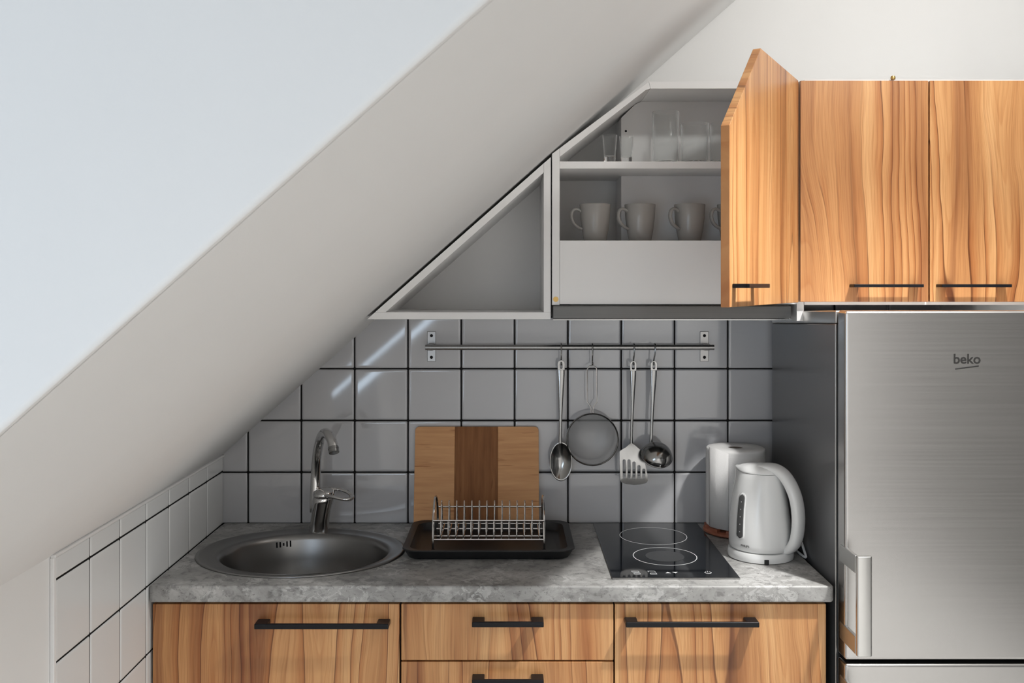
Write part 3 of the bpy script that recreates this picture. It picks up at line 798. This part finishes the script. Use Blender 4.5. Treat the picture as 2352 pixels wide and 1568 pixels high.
# open triangular cabinet
A = (cx_(843), cz_(733)); B = (cx_(1265), cz_(733)); T = (cx_(1265), cz_(360.5))
t = thing('corner_cabinet', 'open white triangular wall cabinet tucked under the roof slope', 'cabinet', (B[0], -.16, B[1]))
yb_ = -.0085; TH = .0178
sl_ = (T[1]-A[1])/(T[0]-A[0]); nn = Vector((sl_, -1)).normalized()*TH
MB().prism([A, B, (B[0], A[1]+TH), (A[0]+TH/sl_, A[1]+TH)], YC, yb_).build('bottom_panel', 'white', t, bevel=.0008)
MB().prism([(B[0]-TH, A[1]+TH), (B[0], A[1]+TH), T, (T[0]-TH, T[1]-TH*sl_)], YC, yb_).build('side_panel', 'white', t, bevel=.0008)
ln = math.hypot(1, sl_)*TH
MB().prism([(A[0]+TH/sl_, A[1]+TH+.0002), (T[0]-TH-.0002, T[1]-TH*sl_), (T[0]-TH-.0002, T[1]-TH*sl_-ln), (A[0]+TH/sl_+ln/sl_, A[1]+TH+.0002)], YC, yb_).build('sloping_panel', 'white', t, bevel=.0008)
MB().prism([(A[0]+TH/sl_+ln/sl_-.006, A[1]+TH), (B[0]-TH, A[1]+TH), (B[0]-TH, T[1]-TH*sl_-ln+.005)], yb_-.006, yb_-.0005).build('back_panel', 'white', t)

# hood cabinet
x0, x1 = cx_(1268), cx_(1285.5); x2, x3 = cx_(1830), px(1846.5, YC)
zb0 = cz_(700.5); zt1 = cz_(187); zt0 = cz_(203.5)
t = thing('hood_cabinet', 'white wall cabinet above the hood, sloping top, door standing open', 'cabinet', ((x0+x3)/2, -.16, zb0))
zs = cz_(353)                                       # top of left side
xs = cx_(1490)
sl2 = (zt1-zs)/(xs-x0); ln2 = math.hypot(1, sl2)*TH
MB().prism([(x0, zb0), (x1, zb0), (x1, zs+sl2*(x1-x0)), (x0, zs)], YC, yb_).build('side_panel', 'white', t, bevel=.0008)
MB().prism([(x1+.0002, zs+sl2*(x1-x0)), (xs, zt1), (xs+.004, zt1-TH), (xs-.008, zt1-ln2), (x1+.0002, zs+sl2*(x1-x0)-ln2)], YC, yb_).build('sloping_panel', 'white', t, bevel=.0008)
MB().prism([(xs+.0002, zt1), (x3, zt1), (x3, zt0), (xs+.0045, zt0)], YC, yb_).build('top_panel', 'white', t, bevel=.0008)
MB().box(x2, x3, YC, yb_, cz_(737), zt0-.0002).build('side_panel', 'white', t, bevel=.0008)
zsh1, zsh0 = cz_(370), cz_(386.5)
MB().prism([(x1+.0003, zsh0), (x2-.0003, zsh0), (x2-.0003, zsh1), (x1+.0003, zsh1)], YC+.004, -.03).build('shelf', 'white', t, bevel=.0008)
zfl = cz_(552)
MB().box(x1+.0003, x2-.0003, YC+.02, -.03, zfl-.017, zfl-.0005).build('floor_panel', 'white', t)
MB().box(x1+.0003, x2-.0003, YC, YC+.018, cz_(698.5), zfl).build('front_panel', 'white', t, bevel=.0012)
MB().box(x1, x2, yb_-.006, yb_-.0005, zb0, zsh1).build('back_panel', 'white', t)
yx = -.150                                          # boxed-in extractor duct
xd = 257*(D+yx)/F
MB().box(xd, x2-.0003, yx, yx+.012, zfl, zsh0-.0002).box(xd, xd+.012, yx+.012, -.03, zfl, zsh0-.0002).build('duct_casing', 'white', t)
ztop = zs+sl2*(xd-x0)-ln2-.003
P = [(xd, zsh1), (x2-.0003, zsh1), (x2-.0003, zt0-.0002), (xs+.004, zt0-.0002), (xs-.012, zt0-.008), (xd, ztop)]
MB().prism(P, yx, yx+.012).box(xd, xd+.012, yx+.012, -.03, zsh1, ztop).build('duct_casing', 'white', t)
sc_ = W(1437.5, 301, yx)
MB().tube([(sc_.x,yx-.0006,sc_.z),(sc_.x,yx+.002,sc_.z)], .0031, 14).build('screw_hole', 'seal', t)
sc_ = W(1276.5, 687, YC)
MB().tube([(sc_.x,YC-.0008,sc_.z),(sc_.x,YC+.002,sc_.z)], .0068, 18).build('cover_cap', 'brass', t)['label'] = 'small brass-coloured cover cap'
# its door: hinged on the right, standing open
TH_D = math.radians(61.2)
H = Vector((px(1834, YU), YU, 0)); WD = H.x-px(1270, YU); zb = pz(694.5, YU); ztd = pz(185, YU)
tcut = H.x-px(1492, YU)
zc = EYE+(655-287)*(D+YU-WD*math.sin(TH_D))/F
P = [(0, zb), (-WD, zb), (-WD, zc), (-tcut, ztd), (0, ztd)]
zo = (zb+ztd)/2
d = MB().prism([(p[0], p[1]-zo) for p in P], 0, .018).build('door', 'wood', None, bevel=.0012)
d.parent = t; d['_o'] = Vector((0,0,0)); d.location = Vector((H.x, YU, zo))-Vector(t['_o']); d.rotation_euler = (0, 0, TH_D)
hz = pz(656, YU-.03)-zo
h = bar_handle(MB(), -WD+.018, -WD+.018+.165, 0, hz, .034, .0085, .026).build('handle', 'blackmetal', None, bevel=.0012)
h.parent = d
hood_cab = t

# pair of closed doors over the fridge
t = thing('wall_cabinet', 'closed wall cabinet with two walnut doors above the fridge', 'cabinet', (1.06, -.16, zb0))
xa, xb = px(1836.5, YU)+.0185, px(2433, YU)
xa = x3+.001
ct, cb = pz(183.0, YC), pz(700, YC)
m = MB()
m.box(xa, xa+.017, YC, yb_, cb, ct); m.box(xb-.017, xb, YC, yb_, cb, ct); m.box(xa+.017, xb-.017, YC, yb_, cb, cb+.017); m.box(xa+.017, xb-.017, YC, yb_, ct-.017, ct); m.box(xa+.017, xb-.017, -.03, yb_, cb+.017, ct-.017)
m.build('carcass', 'white', t)
def updoor(a, b, ha, hb):
    x_0, x_1 = px(a, YU), px(b, YU)
    d = MB().box(x_0, x_1, YU, YC-.001, pz(693, YU), pz(185, YU)).build('door', 'wood', t, origin=((x_0+x_1)/2, YU, 1.8), bevel=.0012)
    bar_handle(MB(), px(ha, YU-.03), px(hb, YU-.03), YU, pz(656, YU-.03), .034, .0075, .024).build('handle', 'blackmetal', d, bevel=.0012)
updoor(1838.5, 2132.5, 1961, 2121); updoor(2136, 2430, 2162, 2323)
o = MB().lathe([(.0055,0),(.0062,.004),(.005,.009),(.0,.0105)], W(2051, 183, -.325)*1, 18).build('furniture_plug', 'brass', origin=Vector((px(2051,-.325), -.325, ct)))
o.location.z = ct+.0003-0
tag(o, 'tiny tan plug sitting on top edge of the closed wall cabinet', 'plug')

# ------------------------------------------------------------------ extractor hood
t = thing('extractor_hood', 'slim stainless steel extractor hood under the open wall cabinet', 'hood', ((x0+x2)/2, -.17, cz_(733)))
MB().box(x0+.002, cx_(1815), YC-.008, YC+.012, cz_(732), cz_(702)).build('front_strip', 'hoodsteel', t, bevel=.0015)
MB().box(x0+.002, cx_(1815), YC-.0095, YC-.002, cz_(735), cz_(732.2)).build('edge_trim', 'stainless', t)
MB().box(x0+.006, cx_(1812), YC+.0125, -.04, cz_(733)+.002, zb0-.0005).build('body', 'hoodsteel', t)
MB().box(x1+.03, x2-.03, YC+.04, -.06, zb0, zfl-.0175).build('motor_housing', 'fridge_side', t)

# ------------------------------------------------------------------ fridge
XF = .7455; fx1 = 1.345
t = thing('fridge', 'tall stainless steel fridge-freezer beside the worktop', 'fridge', ((XF+fx1)/2, -.33, 0))
yf0, yf1 = -.03, -.560
m = MB(); zf_f, zf_b = 1.4935, 1.4735
v = [m.bm.verts.new(p) for p in ((XF,yf1,.02),(fx1,yf1,.02),(fx1,yf0,.02),(XF,yf0,.02),(XF,yf1,zf_f),(fx1,yf1,zf_f),(fx1,yf0,zf_b),(XF,yf0,zf_b))]
for f in ((3,2,1,0),(4,5,6,7),(0,1,5,4),(1,2,6,5),(2,3,7,6),(3,0,4,7)): m.bm.faces.new([v[i] for i in f])
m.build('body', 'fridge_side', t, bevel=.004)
m = MB()
v = [m.bm.verts.new(p) for p in ((XF-.001,yf1-.002,zf_f+.0006),(fx1,yf1-.002,zf_f+.0006),(fx1,yf0,zf_b+.0006),(XF-.001,yf0,zf_b+.0006),(XF-.001,yf1-.002,1.5235),(fx1,yf1-.002,1.5235),(fx1,yf0,1.507),(XF-.001,yf0,1.507))]
for f in ((3,2,1,0),(4,5,6,7),(0,1,5,4),(1,2,6,5),(2,3,7,6),(3,0,4,7)): m.bm.faces.new([v[i] for i in f])
m.build('top_cap', 'handle_steel', t, bevel=.003)
MB().box(XF-.0015, XF+.003, yf1-.0035, yf1+.001, .03, 1.4925).build('front_edge_trim', 'handle_steel', t, bevel=.001)
MB().box(XF+.006, fx1-.006, yf1-.012, yf1-.001, .06, 1.515).build('door_seal', 'seal', t)
def fdoor(z0_, z1_, hz0, hz1):
    d = MB().box(XF, fx1, -.622, -.5725, z0_, z1_).build('door', 'steel', t, bevel=.007, seg=4)
    hh = MB()
    ya = -.688
    P = rrect(XF-.001, XF+.0315, ya-.012, ya, .004, 3)
    hh.loft([[(p[0],p[1],hz0) for p in P], [(p[0],p[1],hz1) for p in P]])
    for za, zb_ in ((hz1-.040, hz1), (hz0, hz0+.040)):
        hh.box(XF-.0015, XF+.0065, ya, -.590, za+.001, zb_-.001)
    hh.build('handle', 'handle_steel', d, bevel=.0015)
    return d
dd = fdoor(.7478, 1.5245, .786, 1.000)
fdoor(.06, .7395, .492, .706)
def flogo():
    y = -.6222
    a = W(2221, 834.5, y)
    text('beko', .0305, (a.x, y, a.z), (PI/2, 0, 0), dd, 'logo', 'logo_lettering', .0002, .0006)
    p, q = W(2194, 847, y), W(2248, 840, y)
    MB().tube([(p.x,y,p.z),(q.x,y,q.z)], .0016, 8, ry=.0004, up=(0,0,1)).build('logo_underline', 'logo', dd)
flogo()
for (fx, fy) in ((XF+.05, -.1), (fx1-.05, -.1), (XF+.05, -.5), (fx1-.05, -.5)):
    MB().lathe([(.018,.0),(.018,.0205)], (fx,fy,0), 16).build('foot', 'blackplastic', t)

# ------------------------------------------------------------------ glasses and mugs
zg = zsh1+.0004; zm = zfl-.0003
def glass(label, c, y, prof, zbase=.0091, cat='glass', group='glasses on the upper shelf', name='drinking_glass'):
    o = MB().lathe(prof, (px(c, y), y, zg), 40, cap0=True, cap1=True).build(name, 'glass', origin=(px(c, y), y, zg), smooth=50)
    o.data.materials.append(M['glassbase'])
    for f_ in o.data.polygons:
        if max(o.data.vertices[i].co.z for i in f_.vertices) <= zbase+.0001: f_.material_index = 1
    return tag(o, label, cat, group)
def tumbler(r0, r1, h, w_=.0018, b=.009): return [(0.0005,0),(r0-.002,0),(r0,.002),(r0+.0004,b),(r1,h-.001),(r1-w_*.5,h),(r1-w_,h-.001),(r0-w_,b+.004),(r0-w_-.004,b),(.0005,b)]
shot = [(.0005,.0),(.0135,.0),(.0148,.002),(.0150,.0225),(.0195,.076),(.0188,.0775),(.0180,.076),(.0145,.030),(.010,.0225),(.0005,.021)]
glass('small tapered shot glass at left end of upper shelf, against the dark recess', 1400.5, -.245, shot, .0226, name='shot_glass')
glass('small tapered shot glass next to the tall tumbler, against the pale casing', 1439, -.225, shot, .0226, name='shot_glass')
glass('tall clear tumbler, the tallest glass on the upper shelf', 1529, -.235, tumbler(.033, .0352, .140))
glass('short wide clear tumbler right of the tall one', 1595.5, -.240, tumbler(.0335, .0375, .108))
glass('short clear tumbler half hidden behind the open door', 1662, -.240, tumbler(.0335, .0375, .108))
def mug_root(loc, label):
    t = thing('mug', label, 'mug', loc, 'mugs on the lower shelf')
    m = MB(); H_ = .0985
    prof = [(.0005,.002),(.0235,.002),(.0265,.0),(.0290,.002),(.0345,.030),(.0385,.062),(.0405,.0970),(.0398,H_),(.0386,.0970),(.0365,.062),(.0325,.030),(.0275,.0065),(.0005,.006)]
    m.lathe(prof, loc, 48).build('cup', 'mug', t, smooth=60)
    Lc = Vector(loc)
    P = crom([(-.0375,0,.0800),(-.050,0,.0855),(-.0605,0,.0800),(-.0635,0,.066),(-.0590,0,.051),(-.0490,0,.041),(-.0355,0,.0335)], 7)
    m = MB(); m.tube([Lc+Vector(p) for p in P], .0042, 14, ry=.0068, up=(0,1,0)) if False else m.tube([Lc+Vector(p) for p in P], .0068, 14, ry=.0040, up=(0,1,0))
    m.build('handle', 'mug', t, smooth=60)
    return t
ym = -.237
m1 = mug_root((px(1367, ym), ym, zm), 'stoneware mug at left end of shelf, standing before the dark recess')
m1.rotation_euler = (0, 0, math.radians(8))
dup(m1, (px(1470, ym), ym, zm), 'second stoneware mug from the left, between the outer mugs', math.radians(20))
dup(m1, (px(1584, ym), ym, zm), 'third stoneware mug from the left, fully visible beside the half-hidden mug', math.radians(28))
dup(m1, (px(1683, ym), ym, zm), 'stoneware mug nearly hidden behind the open door, handle showing', math.radians(18))

for o in bpy.data.objects:
    if '_o' in o: del o['_o']
